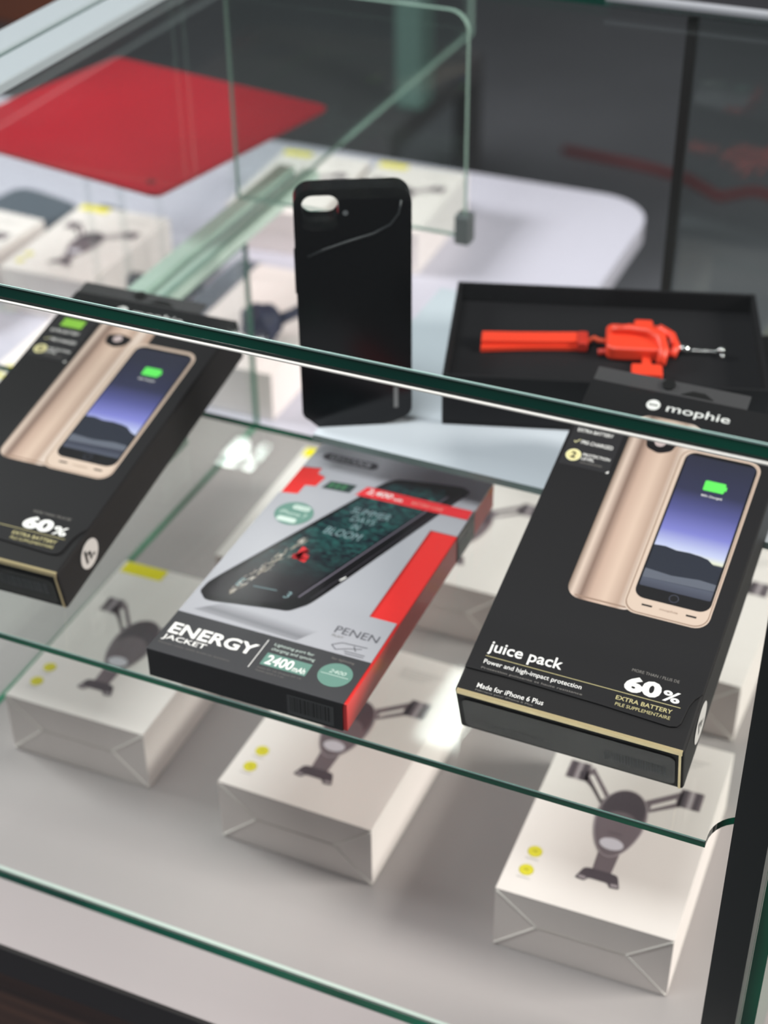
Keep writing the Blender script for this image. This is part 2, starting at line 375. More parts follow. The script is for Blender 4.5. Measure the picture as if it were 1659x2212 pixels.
# ------------------------------------------------------------------ black boxes with the gold phone case
blackc = mat('black_card', (26, 25, 26), .55, spec=.2); blackf = mat('black_flap', (24, 23, 25), .55, spec=.2); blackd = mat('black_deep', (20, 19, 19), .4)
gold = mat('gold_foil', (226, 206, 160), .28, metal=.7)
white = mat('white_print', (236, 234, 232), .45); greyp = mat('grey_small_print', (120, 116, 112), .5); goldp = mat('gold_print', (186, 176, 128), .45)
screen = ramp_mat('screen_picture', 'Y', [(.0680, (34, 35, 48)), (.0730, (52, 54, 68)), (.0790, (74, 78, 92)), (.0850, (44, 46, 60)), (.0935, (36, 40, 54)), (.0945, (196, 198, 180)), (.098, (170, 176, 205)), (.108, (110, 112, 178)), (.120, (74, 76, 128)), (.132, (44, 46, 70)), (.155, (38, 40, 54))], .35)
ridgem = mat('mountain_print', (30, 34, 46), .4)
goldcase = ramp_mat('gold_case_print', 'X', [(.0285, (110, 92, 80)), (.0315, (196, 176, 164)), (.0355, (118, 96, 86)), (.0395, (176, 150, 136)), (.046, (194, 170, 155)), (.052, (164, 140, 126)), (.0560, (200, 184, 174)), (.0605, (160, 136, 122))], .35)
rim = mat('gold_rim_print', (192, 172, 158), .35); rimd = mat('gold_rim_dark_print', (140, 116, 102), .35)
blackp = mat('black_print', (16, 15, 18), .35, coat=.4); greenp = mat('green_print', (86, 206, 84), .45); limep = mat('lime_print', (130, 186, 60), .45)
cream = mat('cream_print', (232, 226, 176), .45); barp = mat('barcode_print', (92, 95, 98), .5)
def barcode(mb, x0, y0, x1, y1, z, m, M=None, seed=1):
    rnd = random.Random(seed); x = x0
    while x < x1:
        wd = rnd.choice((.00035, .0006, .0009))
        mb.flat([(x, y0), (min(x+wd, x1), y0), (min(x+wd, x1), y1), (x, y1)], z, m, M); x += wd+rnd.choice((.0004, .0006))
def phone_box(label, loc, rz, tilt, W, L, H):
    t = thing('product_box', label, 'box', loc, rz, tilt)
    kx, ky = W/.0992, L/.187
    c = MB(); c.box((0, 0, 0), (W, L, H-.0009), blackc); c.build('carton', t, bevel=.0012)
    K = lambda pts: [(x*.001*kx, y*.001*ky) for x, y in pts]
    f_ = MB(); f_.prism(K([(.3, 11.6), (18, 12.0), (60, 11.2), (90, 9.8), (93, 10.6), (94.2, 12.6), (95.1, 21.4), (96.4, 25.2), (98.9, 28.6), (98.9, 187), (.3, 187)]), H-.0008, H, blackf)
    f_.build('front_flap', t, bevel=.0003)
    # gold edging along the front edge and down the right corner
    s = MB(); s.box((.001, -.0003, H-.0030), (W-.0008, .0011, H-.0006), gold); s.box((W-.0022, -.0003, .0008), (W-.0012, .0001, H-.003), gold); s.build('gold_edging', t)
    g = MB()
    Fm = Matrix(((1, 0, 0, 0), (0, 0, -1, -.00035), (0, 1, 0, 0), (0, 0, 0, 1)))      # (x, z, out) -> front face
    g.prism(rrect(.003, .003, W-.0035, H-.006, .003), 0, .0002, blackd, M=Fm)
    barcode(g, W*.66, .0085, W*.93, .0155, .0003, barp, Fm); g.text('mophie accessories 01', W*.1, .008, W*.42, .0098, .0003, mat('faint_print', (62, 62, 64), .5), M=Fm)
    g.build('end_label', t)
    # logo on the right side
    Sm = Matrix(((0, 0, 1, W+.0002), (1, 0, 0, 0), (0, 1, 0, 0), (0, 0, 0, 1)))
    g = MB(); g.prism(circ(.0245*ky, H*.5, .0082*H/.025*.95), 0, .00015, mat('grey_logo_print', (196, 194, 192), .4), M=Sm)
    yy = .0245*ky; zz = H*.5
    g.text('h.', yy-.0042, zz-.0038, yy+.0042, zz+.0046, .0002, blackp, .03, M=Sm); g.build('side_logo', t)
    # pictures and print of the front
    p = MB(); z0 = H+.00008
    P = lambda pts, k, m: p.flat(K(pts), z0+k*.00004, m)
    T = lambda s_, x0, y0, x1, y1, m, bold=0, k=0: p.text(s_, x0*.001*kx, y0*.001*ky, x1*.001*kx, y1*.001*ky, z0+k*.00004, m, bold)
    P(rrect(28.6, 59.6, 61, 171, 7), 0, goldcase)
    P(line(33, 61.2, 57, 61.2, .8), 1, rimd)
    P(smooth_poly([(36.5, 158), (38, 151.5), (44.5, 149.2), (50, 152), (51.5, 158), (44, 160)], .3), 1, blackp); P(circ(43.5, 156, 2.6), 2, mat('lens_print', (176, 160, 160), .3))
    P(rrect(54.0, 59.3, 91.8, 156.3, 6.5), 2, rim); P(rrect(54.7, 59.9, 91.2, 155.7, 6.1), 3, rimd); P(rrect(55.2, 60.4, 90.8, 155.3, 5.8), 4, rim)
    P(rrect(57.0, 68.0, 90.4, 154.4, 5), 5, blackp); P(rrect(57.9, 74.5, 89.5, 152.6, .8), 6, screen)
    P([(57.9, 83), (89.5, 83), (89.5, 91.6), (86, 93.2), (82.5, 96), (79, 96.8), (74, 97.3), (68, 97.0), (63, 98), (57.9, 97.6)], 7, ridgem)
    P([(57.9, 84), (70, 83), (82, 84.2), (89.5, 83.6), (89.5, 80), (57.9, 79)], 8, mat('shore_print', (84, 88, 100), .4))
    P(circ(74.3, 71.4, 2.1), 7, mat('home_print', (70, 72, 86), .3)); P(circ(74.3, 71.4, 1.8), 8, blackp)
    P(line(62, 64.7, 66.6, 64.7, .9), 5, blackp); P(line(81.5, 64.7, 86, 64.7, .9), 5, blackp); T('mophie', 70, 63.6, 78, 65.2, rimd, 0, 5)
    P(rrect(69.6, 133.6, 79.2, 139.6, .8), 8, greenp); P([(79.2, 135.4), (80, 135.4), (80, 137.8), (79.2, 137.8)], 8, greenp); T('90% Charged', 69.8, 129.6, 79.3, 131.2, white, 0, 8)
    T('juice pack', 7.0, 20.4, 39.8, 27.6, white, .012); P(line(7.0, 19.5, 92, 19.5, .28), 0, goldp)
    T('Power and high-impact protection', 7.3, 14.9, 50.7, 17.8, white, .004); T('Protection puissante et haute resistance', 7.3, 12.6, 52, 13.9, greyp)
    T('60', 67.0, 20.7, 82.5, 28.6, white, .05); T('%', 83.4, 20.9, 90.8, 26.2, white, .02)
    T('MORE THAN / PLUS DE', 68.0, 30.8, 88.2, 32.2, greyp); T('EXTRA BATTERY', 65.6, 15.6, 89.4, 17.6, goldp, .01); T('PILE SUPPLEMENTAIRE', 66.2, 12.7, 89.4, 14.3, goldp)
    # base strip in front of the flap
    zb = H-.0009+.0001
    p.text('Made for iPhone 6 Plus', .0085*kx, .0038*ky, .0379*kx, .0062*ky, zb, white, .005)
    p.text('Fabrique pour iPhone 6 Plus', .0085*kx, .0020*ky, .0340*kx, .0030*ky, zb, greyp)
    # feature list
    P([(2.0, 131), (26, 131), (26, 168), (2.0, 168)], 0, mat('list_panel_print', (34, 33, 36), .4))
    P([(7, 157.5), (20, 157.5), (20, 164), (7, 164)], 1, limep)
    T('EXTRA BATTERY', 4.3, 152.3, 21.6, 154.4, white, .004, 1); T('PRE-CHARGED', 8.2, 145.2, 23.6, 147.4, white, .004, 1)
    P(line(4.8, 146.2, 5.6, 145.3, .35), 1, cream); P(line(5.5, 145.3, 7.4, 147.6, .35), 1, cream)
    P(circ(7.1, 137.6, 3.6, 24), 1, cream); P(circ(7.1, 137.6, 3.1, 24), 2, mat('badge_print', (214, 204, 150), .4)); T('2', 5.9, 135.7, 8.4, 139.6, blackp, .03, 3)
    T('PROTECTION', 11.4, 138.2, 24.4, 139.9, white, .004, 1); T('LEVEL', 11.4, 135.8, 17.6, 137.5, white, .004, 1); T('NIVEAU DE PROTECTION', 11.4, 133.6, 22, 134.6, greyp, 0, 1)
    P([(24.6, 131), (26, 131), (26, 132.6)], 1, white)
    # maker's mark at the head
    P(circ(33.6, 178.0, 3.3), 0, white)
    for dx in (-1.4, 0, 1.4): P(circ(33.6+dx, 178.0, .62, 12), 1, blackp)
    T('mophie', 40.2, 174.2, 70.6, 180.6, white, .004)
    p.build('printed_front', t)
    # hanging tab standing on from the head of the box
    tb = MB(); tb.prism(K([(1, 187.2), (76, 187.2), (76, 196), (1, 196)]), H-.0012, H-.0004, mat('hang_tab_card', (62, 60, 62), .5)); tb.build('hang_tab', t)
    tb = MB(); tb.prism(K([(44, 188.4), (60, 188.4), (55, 191.6), (49, 191.6)]), H-.0003, H-.0001, blackd); tb.prism([(x, y) for x, y in K(circ(37, 192.5, 3.2))], H-.0003, H+.0006, blackd); tb.build('hang_hole', t)
    return t
phone_box('black phone battery box with gold case picture, at the right on the glass shelf', (-.1777, .4798, Z_MID+.0004), math.radians(-.18), math.radians(16.9), .0992, .187, .0304)
phone_box('black phone battery box with gold case picture, cut off by the left photo edge', (-.4841, .4801, Z_MID+.0004), math.radians(1.45), math.radians(10.0), .103, .1995, .025)
g = MB(); g.prism([(-.475, .604), (-.40, .604), (-.40, .634), (-.475, .634)], Z_MID+.0001, Z_MID+.0210, glass_face('acrylic', (.95, .96, .96)), EDGE_PALE)
tag(g.build('acrylic_riser'), 'small clear acrylic riser propping the left black box', 'riser')

# ------------------------------------------------------------------ red and grey battery jacket box
redc = mat('red_card', (214, 46, 44), .42, coat=.2); redt = mat('red_card_inner', (216, 44, 42), .42)
greyc = mat('silver_card', (162, 162, 169), .35, coat=.2); darkc = mat('charcoal_card', (58, 58, 61), .4, coat=.15)
teal = mat('teal_print', (96, 132, 122), .45); paleteal = mat('pale_teal_print', (190, 205, 198), .45)
def feather():
    m = mat('screen_feathers', (20, 40, 44), .35, coat=.4); nt = m.node_tree; b = nt.nodes['Principled BSDF']
    tc = nt.nodes.new('ShaderNodeTexCoord'); mp = nt.nodes.new('ShaderNodeMapping'); mp.inputs['Rotation'].default_value = (0, 0, .5); mp.inputs['Scale'].default_value = (160, 420, 1)
    n = nt.nodes.new('ShaderNodeTexNoise'); n.inputs['Scale'].default_value = 1; n.inputs['Detail'].default_value = 5; n.inputs['Distortion'].default_value = 1.6
    r = nt.nodes.new('ShaderNodeValToRGB'); e = r.color_ramp.elements; e[0].position = .42; e[0].color = (*lin((20, 24, 34)), 1); e[1].position = .72; e[1].color = (*lin((44, 96, 92)), 1)
    sx = nt.nodes.new('ShaderNodeSeparateXYZ'); nt.links.new(tc.outputs['Object'], sx.inputs[0])
    mr = nt.nodes.new('ShaderNodeMapRange'); mr.inputs[1].default_value = .070; mr.inputs[2].default_value = .105; nt.links.new(sx.outputs[1], mr.inputs[0])
    mx = nt.nodes.new('ShaderNodeMix'); mx.data_type = 'RGBA'; mx.inputs[6].default_value = (*lin((30, 27, 32)), 1)
    nt.links.new(tc.outputs['Object'], mp.inputs[0]); nt.links.new(mp.outputs[0], n.inputs['Vector']); nt.links.new(n.outputs[0], r.inputs[0])
    nt.links.new(mr.outputs[0], mx.inputs[0]); nt.links.new(r.outputs[0], mx.inputs[7]); nt.links.new(mx.outputs[2], b.inputs['Base Color']); return m
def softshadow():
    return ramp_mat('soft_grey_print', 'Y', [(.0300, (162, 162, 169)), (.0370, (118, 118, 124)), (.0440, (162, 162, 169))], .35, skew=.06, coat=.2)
def jacket_box():
    W, L, H = .0990, .1856, .0162
    t = thing('product_box', 'red battery case box in a silver and charcoal sleeve, centre of the glass shelf', 'box', (-.3203, .4563, Z_MID+.0002), math.radians(.27))
    c = MB(); c.box((.0004, .0006, 0), (W-.0004, L-.0002, H-.0006), redc); c.build('carton', t, bevel=.0005)
    s = MB(); zt, zb = H, H-.0006
    poly = [(0, 29.2), (97.4, 29.2), (97.4, 58.8), (83.6, 58.8), (84.4, 132.6), (99, 132.6), (99, 185.6), (1.2, 185.6), (.8, 160.2), (11.6, 162.6), (11.2, 157.4), (16.6, 155.6), (15.2, 145.8), (9.8, 144.8), (9.6, 136.2), (0, 134.2)]
    s.prism(sc_(poly), zb, zt, greyc); s.build('silver_sleeve', t)
    s = MB(); s.prism(sc_([(0, 0), (97.2, 0), (97.4, 29.2), (0, 29.2)]), zb, zt, darkc)
    s.prism(sc_([(0, 0), (96.6, 0), (96.6, .7), (0, .7)]), .0002, zb, mat('sleeve_front_black', (20, 20, 21), .35)); s.build('charcoal_sleeve_end', t)
    Fm = Matrix(((1, 0, 0, 0), (0, 0, -1, 0), (0, 1, 0, 0), (0, 0, 0, 1)))
    g = MB(); g.prism([(.070, .0015), (.0925, .0015), (.0925, .0125), (.070, .0125)], .0001, .0002, mat('barcode_panel', (70, 72, 73), .5), M=Fm)
    barcode(g, .0715, .0035, .091, .0118, .00025, mat('barcode_black', (14, 14, 15), .5), Fm, 4); g.build('barcode_label', t)
    Sm = Matrix(((0, 0, 1, W-.0004), (1, 0, 0, 0), (0, 1, 0, 0), (0, 0, 0, 1)))
    g = MB(); g.prism([(.1322, .0006), (.1560, .0006), (.1560, .0162), (.1322, .0162)], 0, .0004, darkc, M=Sm); g.prism([(.1335, .0015), (.1500, .0015), (.1500, .0098), (.1335, .0098)], .0004, .0006, mat('side_label_grey', (138, 144, 142), .45), M=Sm); g.build('side_label', t)
    p = MB(); z0 = H+.00008
    P = lambda pts, k, m: p.flat(sc_(pts), z0+k*.00004, m)
    T = lambda s_, x0, y0, x1, y1, m, bold=0, k=0, sl=0: p.text(s_, x0*.001, y0*.001, x1*.001, y1*.001, z0+k*.00004, m, bold, sl)
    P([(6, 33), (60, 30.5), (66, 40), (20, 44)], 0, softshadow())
    body = smooth_poly([(8, 40.5), (2.2, 46), (2.6, 55), (38, 141), (46.5, 161.5), (52, 168), (86, 174), (91.4, 170.5), (87, 158), (55, 57), (47.5, 48), (39, 46.6)], .22)
    P(body, 1, blackp)
    P(smooth_poly([(9, 44.5), (5, 49), (5.5, 55), (40, 140), (48, 158.5), (54, 164), (79, 168.5), (80.5, 163), (46, 60), (41, 52), (34, 49.5)], .12), 2, feather())
    P(line(47.3, 59, 82, 163, .9), 3, mat('edge_gleam_print', (98, 92, 104), .3)); P(line(53.0, 60, 88, 166, .35), 3, mat('edge_gleam2_print', (70, 66, 74), .3))
    P(line(60.0, 78, 61.6, 81.5, .8), 4, white)
    rnd = random.Random(5); crk = mat('crackle_print', (150, 142, 132), .4); crk2 = mat('crackle_pale_print', (206, 200, 192), .4)
    for k in range(70):
        tt = rnd.random(); x = 15+15*tt+rnd.gauss(0, 1.2); y = 47+53*tt; l = rnd.uniform(1.5, 5); a = rnd.gauss(1.25, .25)
        P(line(x, y, x+l*math.cos(a), y+l*math.sin(a), rnd.uniform(.2, .7)), 3+rnd.randint(0, 2), rnd.choice((crk, crk, crk2)))
    redp = mat('red_print', (216, 50, 56), .42)
    for k in range(14):
        a = rnd.uniform(-.3, 1.5); P(line(32+rnd.gauss(0, 1.4), 87+rnd.gauss(0, 1.4), 32+6.5*math.cos(a), 87+8.5*math.sin(a), rnd.uniform(.6, 1.5)), 7, redp)
    lt = mat('screen_lettering', (122, 146, 150), .4)
    T('SUMMER', 41.5, 131, 62, 136.5, lt, 0, 4, .2); T('DAYS', 44, 124.5, 57, 129.5, lt, 0, 4, .2); T('IN', 47, 118, 51.5, 123, lt, 0, 4, .2); T('BLOOM', 36, 110, 55.5, 116, lt, 0, 4, .2)
    T('E', 15.5, 56, 18.5, 62, lt, 0, 8, .2); T('3', 40.5, 56, 43.5, 61, lt, 0, 8, .2); P(line(24, 58.5, 36, 59.5, .5), 8, lt)
    # red capacity strip, battery gauge, maker's mark
    P([(37.6, 146.2), (98.2, 147.2), (98.2, 155.2), (40.5, 155.2)], 6, redp)
    T('2,400', 42, 148.6, 56, 153.4, white, .01, 9, .2); T('mAh', 57, 148.8, 62, 151.4, white, .01, 9, .2); T('BATTERY CASE', 67, 149.2, 84, 151.6, mat('pale_red_print', (236, 160, 150), .4), 0, 9, .2)
    P([(18.6, 145.6), (33.8, 146.8), (34.8, 154.4), (20.6, 153.2)], 1, mat('gauge_print', (44, 60, 58), .4))
    for k in range(3): P([(21+3.4*k, 147.4+.2*k), (23.2+3.4*k, 147.5+.2*k), (24+3.4*k, 152.4+.2*k), (21.8+3.4*k, 152.3+.2*k)], 2, mat('gauge_green_print', (62, 110, 78), .4))
    P(rrect(6.8, 170.6, 38.0, 176.9, 3.1), 1, mat('mark_print', (64, 62, 68), .4)); P(rrect(11, 171.7, 34, 175.9, 1.5), 2, greyc); T('REMAX', 12, 172.0, 33, 175.6, mat('mark_print', (64, 62, 68), .4), .03, 3)
    P(circ(15.6, 119.6, 10), 1, teal); P(rrect(12.6, 123.2, 22, 127, 1.6), 2, paleteal); P(rrect(9.0, 111.6, 19.5, 115.6, 1.6), 2, paleteal); T('iPhone 7', 8.2, 117.8, 22.6, 120.8, paleteal, 0, 2); T('4.7 inch', 13.6, 124.2, 21, 126.2, teal, 0, 3)
    P(line(1.2, 100, 22, 150, .01), 1, greyc)
    # charcoal end print
    T('ENERGY', 3.0, 13.4, 46.6, 21.2, white, .025, 1); T('JACKET', 2.6, 8.0, 24.6, 12.2, white, .01, 1); T('Power case with built-in battery', 2.8, 5.6, 39, 6.6, greyp, 0, 1)
    P(line(48.3, 5.8, 48.5, 26, .35), 1, white); T('Lightning port for', 52.5, 22.8, 72, 25.2, paleteal, 0, 1); T('charging and syncing', 52.5, 19.6, 73.8, 22.0, paleteal, 0, 1)
    P([(52, 9.6), (74.2, 9.6), (74.2, 18), (52, 18)], 1, teal); T('2400', 53.6, 10.6, 66.6, 17, white, .02, 2); T('mAh', 67.2, 10.6, 73.2, 14.2, white, .01, 2)
    T('Input 5V 1A Output 5V 1A', 52.2, 6.8, 73.6, 8, greyp, 0, 1); T('Power pack x 1 pc', 52.2, 4.8, 66, 6, greyp, 0, 1)
    P(circ(86.2, 15.6, 7.9), 1, teal); T('2400', 82.6, 16.4, 90.6, 18.8, paleteal, 0, 2, .2); P(line(79.4, 15.2, 92.6, 15.2, .3), 2, paleteal); T('for lightning', 80, 24.6, 91, 26.4, greyp, 0, 1)
    dk = mat('dark_text_print', (86, 86, 92), .45)
    T('PENEN', 73.2, 42.4, 94.4, 47.2, dk, 0, 1); T('PLAY', 73.4, 39.6, 79, 41, greyp, 0, 1)
    for a, b_ in (((76, 34), (80, 37)), ((80, 37), (92, 37.6)), ((76, 34), (79, 31.6)), ((79, 31.6), (84, 34)), ((84, 34), (90, 36)), ((83, 32), (93, 32.2)), ((84, 30.6), (93, 30.8)), ((86, 36.6), (88, 33.4))): P(line(*a, *b_, .4), 1, dk)
    p.build('printed_front', t)
jacket_box()

# ------------------------------------------------------------------ black phone case standing on the frosted shelf
gblack = mat('gloss_black_plastic', (11, 11, 14), .16, spec=.35)
def phone_case():
    k = (EYE-Z_UP)/(EYE-.1907)
    bx, by = -.32257*k, .62394*k; ang = math.atan2(.64967-.62393, -.27253+.32257)
    t = thing('phone_case', 'glossy black phone battery case standing upright on the frosted shelf', 'phone case', (bx, by, Z_UP), ang)
    W, H, D = .0563, .1315, .011
    out = []
    def arc(cx, cy, r, a0, a1, n=8): return [(cx+r*math.cos(math.radians(a0+(a1-a0)*i/n)), cy+r*math.sin(math.radians(a0+(a1-a0)*i/n))) for i in range(n+1)]
    out += [(.008, .0), (.046, .0015)] + arc(W-.007, .0105, .007, -70, 0) + arc(W-.0085, H-.0085, .0085, 0, 90) + arc(.0085, H-.0085, .0085, 90, 180) + arc(.006, .010, .006, 180, 245)
    hole = rrect(.0040, .1155, .0216, .1282, .005)
    bm = bmesh.new()
    def loop(pts): vs = [bm.verts.new((x, 0, z)) for x, z in pts]; return [bm.edges.new((vs[i], vs[(i+1) % len(vs)])) for i in range(len(vs))]
    es = loop(out)+loop(hole)
    bmesh.ops.triangle_fill(bm, use_beauty=True, use_dissolve=False, edges=es)
    r = bmesh.ops.extrude_face_region(bm, geom=bm.faces[:])
    bmesh.ops.translate(bm, vec=(0, D, 0), verts=[v for v in r['geom'] if isinstance(v, bmesh.types.BMVert)])
    bmesh.ops.recalc_face_normals(bm, faces=bm.faces[:])
    me = bpy.data.meshes.new('shell'); bm.to_mesh(me); bm.free(); me.materials.append(gblack)
    o = bpy.data.objects.new('shell', me); COL.objects.link(o); o.parent = t
    b = o.modifiers.new('bevel', 'BEVEL'); b.width = .0011; b.segments = 3; b.limit_method = 'ANGLE'; b.angle_limit = math.radians(40)
    g = MB(); g.tube([(.006, -.0001, .097), (.014, -.0002, .1005), (.026, -.0002, .1045), (.038, -.0002, .108), (.046, -.0002, .1125), (.050, -.0002, .118), (.0512, -.0001, .1245)], .0006, mat('case_reflection', (52, 54, 57), .3), 6); g.build('reflection_band', t)  # pale curved strip standing in for a reflection band on the shell
    g = MB(); g.box((.0470, -.0004, .0105), (.0492, -.0001, .0225), mat('case_mark', (120, 121, 122), .4)); g.build('side_mark', t)
    g = MB()
    g.add([(x, -.0003, z) for x, z in circ(.0247, .1192, .0014, 14)], [tuple(range(13, -1, -1))], mat('flash_lens', (110, 112, 116), .2)); g.build('flash_lens', t)
    g = MB(); g.box((-.0006, .003, .088), (.0, .008, .098), gblack); g.box((-.0006, .003, .076), (.0, .008, .086), gblack); g.build('side_button', t)
    s = MB(); M = Matrix.Translation((bx, by, 0)) @ Matrix.Rotation(ang, 4, 'Z')
    s.box((.012, D+.0005, Z_UP), (.044, D+.0025, Z_UP+.05), glass_face('acrylic', (.95, .96, .96)), M=M); s.box((.012, D+.0005, Z_UP), (.044, D+.03, Z_UP+.002), glass_face('acrylic', (.95, .96, .96)), M=M)
    tag(s.build('acrylic_stand'), 'clear acrylic stand behind the upright black phone case', 'stand')
phone_case()

# ------------------------------------------------------------------ open black tray with the orange red lanyard
kk = (EYE-Z_UP)/(EYE-.1907)
TX, TY, TA = -.2574*kk, .6554*kk, math.radians(16.9)
def tray():
    t = thing('open_tray', 'open matt black tray box on the frosted shelf holding the red strap', 'tray', (TX, TY, Z_UP), TA)
    W, L, H = .1640, .1045, .0295; e = .0022; bm_ = mat('matt_black_card', (19, 18, 21), .55, spec=.3)
    o = [(0, 0), (W, 0), (W, L), (0, L)]
    m = MB()
    m.box((0, 0, 0), (W, L, .002), bm_); m.box((0, 0, .002), (W, e, H), bm_); m.box((0, L-e, .002), (W, L, H), bm_)
    m.box((0, e, .002), (e, L-e, H), bm_); m.box((W-e, e, .002), (W, L-e, H), bm_); m.build('box_body', t, bevel=.0006)
    m = MB(); m.box((e, e, .002), (W-e, L-e, .0185), mat('foam_black', (24, 23, 26), .85, spec=.2)); m.build('foam_insert', t)
    m = MB(); m.box((W+.0005, .01, 0), (W+.030, L, .004), bm_); m.build('folded_lid_flap', t)
tray()
def lanyard():
    z = .0185
    red = mat('orange_red_rubber', (236, 66, 40), .4); redd = mat('orange_red_deep', (190, 44, 30), .5); steel = mat('steel_clip', (196, 198, 200), .25, metal=.9)  # second red is a deeper tone for the collar and cord stub
    t = thing('lanyard', 'orange red phone lanyard with a rubber body lying in the black tray', 'lanyard', (TX, TY, Z_UP+z), TA)
    inv = Matrix.Rotation(-TA, 2)
    k2 = (EYE-Z_UP-z)/(EYE-.2097)
    def L(a, b): v = inv @ Vector((a*k2-TX, b*k2-TY)); return v.x, v.y
    x0, y0 = L(-.2555, .7080); x1, y1 = L(-.2060, .7290)
    def strap(yo, bow):
        m = MB(); pts = []; n = 16
        for i in range(n+1):
            u = i/n; pts.append((x0+(x1-x0)*u, y0+(y1-y0)*u+yo*(1-u*.5)+bow*math.sin(math.pi*u)))
        v = []; fs = []
        for x, y in pts: v += [(x, y-.0052, .0008), (x, y+.0052, .0008), (x, y+.0052, .0030), (x, y-.0052, .0030)]
        for i in range(n): fs += [tuple(4*i+a for a in (j, (j+1) % 4))+tuple(4*(i+1)+a for a in ((j+1) % 4, j)) for j in range(4)]
        fs += [(0, 1, 2, 3), (4*n+3, 4*n+2, 4*n+1, 4*n)]
        m.add(v, fs, red); return m
    s = strap(-.0012, .0010); s.build('wrist_strap', t)
    s = strap(.0030, -.0004); s.build('wrist_strap', t, loc=(0, 0, .0024))
    m = MB(); ym = (y0+y1)/2; m.box((x1-.002, y1-.0070, .0005), (x1+.0035, y1+.0066, .0062), redd); m.build('strap_collar', t, bevel=.0008)
    bx0, by0 = L(-.1900, .7215); bx1, by1 = L(-.1615, .7345)
    m = MB(); m.tube([(x1+.003, y1, .0032), (x1+.007, y1+.003, .0042), (bx0-.004, by0+.011, .0048), (bx0+.002, by0+.010, .005)], .0015, mat('orange_cord', (206, 70, 34), .5), 8)
    m.tube([(bx0-.004, by0+.003, .002), (bx0+.003, by0+.003, .003)], .0020, redd, 8); m.build('cord_loop', t)
    m = MB(); m.prism(rrect(bx0, by0-.003, bx1+.001, by0+.024, .0045), .0006, .0088, red); m.build('rubber_body', t, bevel=.0018, seg=3)
    # a band looped over the body, ending in the square tab
    m = MB(); v = [];
    path = [(bx0+.003, by0+.0135, .0102), (bx0+.012, by0+.0145, .0106), (bx0+.022, by0+.013, .0104), (bx0+.0285, by0+.007, .0098), (bx0+.0300, by0-.001, .0075), (bx0+.0285, by0-.0085, .0035)]
    m.tube(path, [.0022, .0028, .0030, .0030, .0028, .0026], red, 10); m.tube([(bx1-.003, by0+.020, .0092), (bx1+.004, by0+.016, .007), (bx1+.0062, by0+.008, .005), (bx1+.004, by0+.001, .003)], .0022, red, 8); m.build('rubber_band', t)
    m = MB(); m.prism(rrect(bx0+.0150, by0+.022, bx0+.0250, by0+.032, .0015), .001, .0075, red); m.build('rubber_lug', t, bevel=.001)
    tx, ty = L(-.1700, .7050)
    m = MB(); m.prism(rrect(tx-.001, ty-.0005, tx+.0150, ty+.0105, .0012), .0006, .0046, red); m.box((tx+.0045, ty+.010, .001), (tx+.0095, ty+.0185, .0042), red); m.build('square_tab', t, bevel=.0008)
    m = MB(); cx, cy = L(-.1600, .7440)
    m.tube([(cx-.002, cy+.001, .004), (cx+.002, cy, .004)], .0012, steel); m.tube([(cx+.002, cy, .004), (cx+.0045, cy-.004, .0035), (cx+.0085, cy-.0045, .0035)], .0020, steel)
    for i in range(5): m.tube([(cx+.010+i*.0028, cy-.0042+(i % 2)*.0012, .0022), (cx+.0125+i*.0028, cy-.0042+((i+1) % 2)*.0012, .0026)], .0008, steel)
    m.tube([(cx+.0245, cy-.003, .003), (cx+.027, cy-.0035, .003)], .0018, steel); m.tube([(cx+.0262, cy-.004, .002), (cx+.0262, cy-.0085, .002)], .0008, steel)
    m.build('metal_clip', t)
lanyard()

# ------------------------------------------------------------------ navy ball on the white box behind
def navy_ball():
    navy = mat('navy_fabric', (44, 50, 72), .7, noise=(120, .35))
    bm = bmesh.new(); bmesh.ops.create_icosphere(bm, subdivisions=4, radius=1)
    rnd = random.Random(3); dirs = [Vector((rnd.gauss(0, 1), rnd.gauss(0, 1), rnd.gauss(0, 1))).normalized() for _ in range(16)]
    for v in bm.verts:
        n = v.co.normalized(); s = 1-.16*max(0, max(n.dot(dd) for dd in dirs[:8])-.86)/.14+.10*math.sin(7*n.x+3*n.z)*math.cos(6*n.y)
        v.co = Vector((n.x*.0165*s, n.y*.0165*s, n.z*.0150*s+.0148))
    me = bpy.data.meshes.new('knot'); bm.to_mesh(me); bm.free(); me.materials.append(navy)
    for p in me.polygons: p.use_smooth = True
    t = thing('fabric_knot', 'navy blue knotted ball on the white box left of the black phone case', 'ornament', (-.517, .938, BH+.0004))
    o = bpy.data.objects.new('knot', me); COL.objects.link(o); o.parent = t
    m = MB(); m.tube([(.010, .004, .016), (.020, .014, .020), (.026, .030, .020), (.032, .048, .012)], [.005, .0042, .0052, .004], navy, 10); m.build('tail', t)
navy_ball()

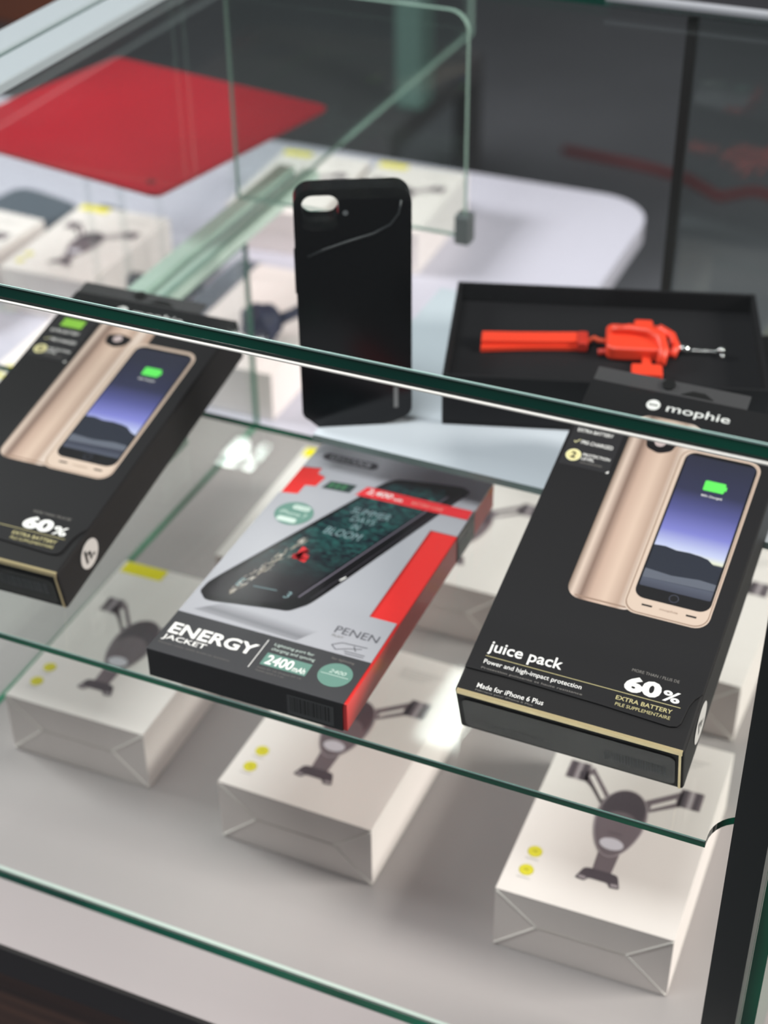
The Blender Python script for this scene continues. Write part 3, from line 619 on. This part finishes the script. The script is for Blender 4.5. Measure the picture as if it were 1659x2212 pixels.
# ------------------------------------------------------------------ left bay: red sheet on a stand, small dark things
redsheet = mat('red_gloss_sheet', (176, 30, 44), .3, noise=(6, .12), coat=.3)
def red_sheet():
    z = .19
    t = thing('red_tablet_cover', 'large glossy red square cover raised on dark feet, upper left', 'tablet cover', (-.541, .8484, z))
    R = Vector((.0388, .1910)); Lv = Vector((-.1435, .0240)).normalized()
    e = Lv*.215; c = [Vector((0, 0)), R, R+e*.98, e]
    m = MB(); m.prism(smooth_poly([(p.x, p.y) for p in c], .04), 0, .0035, redsheet); m.build('cover_sheet', t, bevel=.0008)
    m = MB(); h = c[0]+(R*.07)+(e*.08); m.prism(circ(h.x, h.y, .0032, 16), .0035, .0038, mat('hole_dark', (96, 34, 38), .5)); m.build('corner_eyelet', t)
    foot = glass_face('acrylic', (.95, .96, .96))
    for x, y in ((-.586, .872), (-.586, 1.03), (-.675, .960), (-.675, 1.06)):
        m = MB(); m.prism(circ(x+.541, y-.8484, .003, 16), -z+.0003, -.0002, foot); m.build('foot', t)
red_sheet()
m = MB(); m.prism(smooth_poly([(-.790, 1.085), (-.745, 1.075), (-.745, 1.128), (-.785, 1.135)], .3), .0003, .03, mat('slate_plastic', (84, 92, 102), .5)); tag(m.build('grey_speaker', bevel=.006), 'slate grey rounded gadget under the near left edge of the red cover', 'gadget')
m = MB(); m.prism(smooth_poly([(-.900, 1.10), (-.815, 1.085), (-.805, 1.14), (-.890, 1.16)], .3), .0003, .02, mat('slate_plastic', (84, 92, 102), .5)); tag(m.build('grey_pouch', bevel=.006), 'dark grey flat pouch behind the leftmost white box below the red cover', 'pouch')
m = MB(); m.tube([(-.7105, 1.01, .006), (-.700, 1.03, .014), (-.655, 1.04, .010), (-.640, 1.06, .006)], [.006, .009, .008, .005], mat('slate_plastic', (84, 92, 102), .5), 10); tag(m.build('cable_adapter'), 'slate grey cable adapter on the deck beside the glass partition', 'adapter')
m = MB(); m.box((-.625, .985, .0003), (-.598, 1.10, .018), mat('slate_plastic', (84, 92, 102), .5)); tag(m.build('grey_gadget', bevel=.004), 'blurred slate grey gadget left of the pinkish white box', 'gadget')

# ------------------------------------------------------------------ things beyond the counter
def bench():
    t = thing('low_grey_bench', 'low grey bench standing behind the counter', 'bench', (-1.0, 2.35, -.75))
    m = MB(); m.box((-.42, -.10, .36), (.02, .33, .40), mat('bench_grey', (72, 71, 74), .6)); m.build('bench_top', t)
    for x in (-.42, -.02):
        for y in (-.10, .29):
            m = MB(); m.box((x, y, 0), (x+.04, y+.04, .36), mat('bench_leg', (60, 60, 62), .5)); m.build('leg', t)
bench()
m = MB(); m.box((-1.02, 2.36, -.3495), (-.97, 2.42, -.16), mat('sea_green_glass', (104, 132, 126), .3)); tag(m.build('green_bottle', bevel=.008), 'blurred sea green upright carton on the grey bench', 'carton')
m = MB(); m.tube([(-.98+.0, 3.22, -.744), (-.80, 3.20, -.744), (-.69, 3.17, -.744), (-.60, 3.10, -.744), (-.54, 3.16, -.744), (-.42, 3.12, -.744), (-.30, 3.18, -.744)], .010, mat('red_strand', (104, 34, 38), .6), 8); tag(m.build('red_strand'), 'wavy red strand across the dark floor at upper right', 'cable')  # wavy red tube drawn along the blurred red strokes
m = MB(); m.box((-2.9, 3.5, -.7495), (-2.45, 3.75, -.45), mat('orange_brown_crate', (150, 78, 44), .6)); tag(m.build('orange_crate', bevel=.01), 'orange brown crate on the floor at the upper left corner', 'crate')

# ------------------------------------------------------------------ ceiling lamps (their images show in the glass)
def tube_lamp(name_label, a, b, ln, wd, power, gap=.05):
    t = thing('ceiling_lamp', name_label, 'lamp', (a, b, 2.645))
    m = MB(); m.box((-.09, 0, -.02), (.09, ln, .0), mat('lamp_housing', (225, 225, 225), .4)); m.build('housing', t)
    for dx in (-gap, gap):
        m = MB(); m.box((dx-wd/2, .01, -.045), (dx+wd/2, ln-.01, -.0205), mat('lamp_tube_%g' % power, (255, 255, 255), .4, emit=(1, .99, .96, power))); m.build('tube', t)

tube_lamp('twin tube ceiling lamp mirrored as two bright streaks in the glass shelf', -2.25, 3.62, .38, .020, 36.0, .046)
tube_lamp('twin tube ceiling lamp over the middle of the shop', -1.91, 3.12, .38, .05, 5, .03)
tube_lamp('twin tube ceiling lamp nearest the counter', -1.137, 2.88, .30, .055, 8.0, .03)
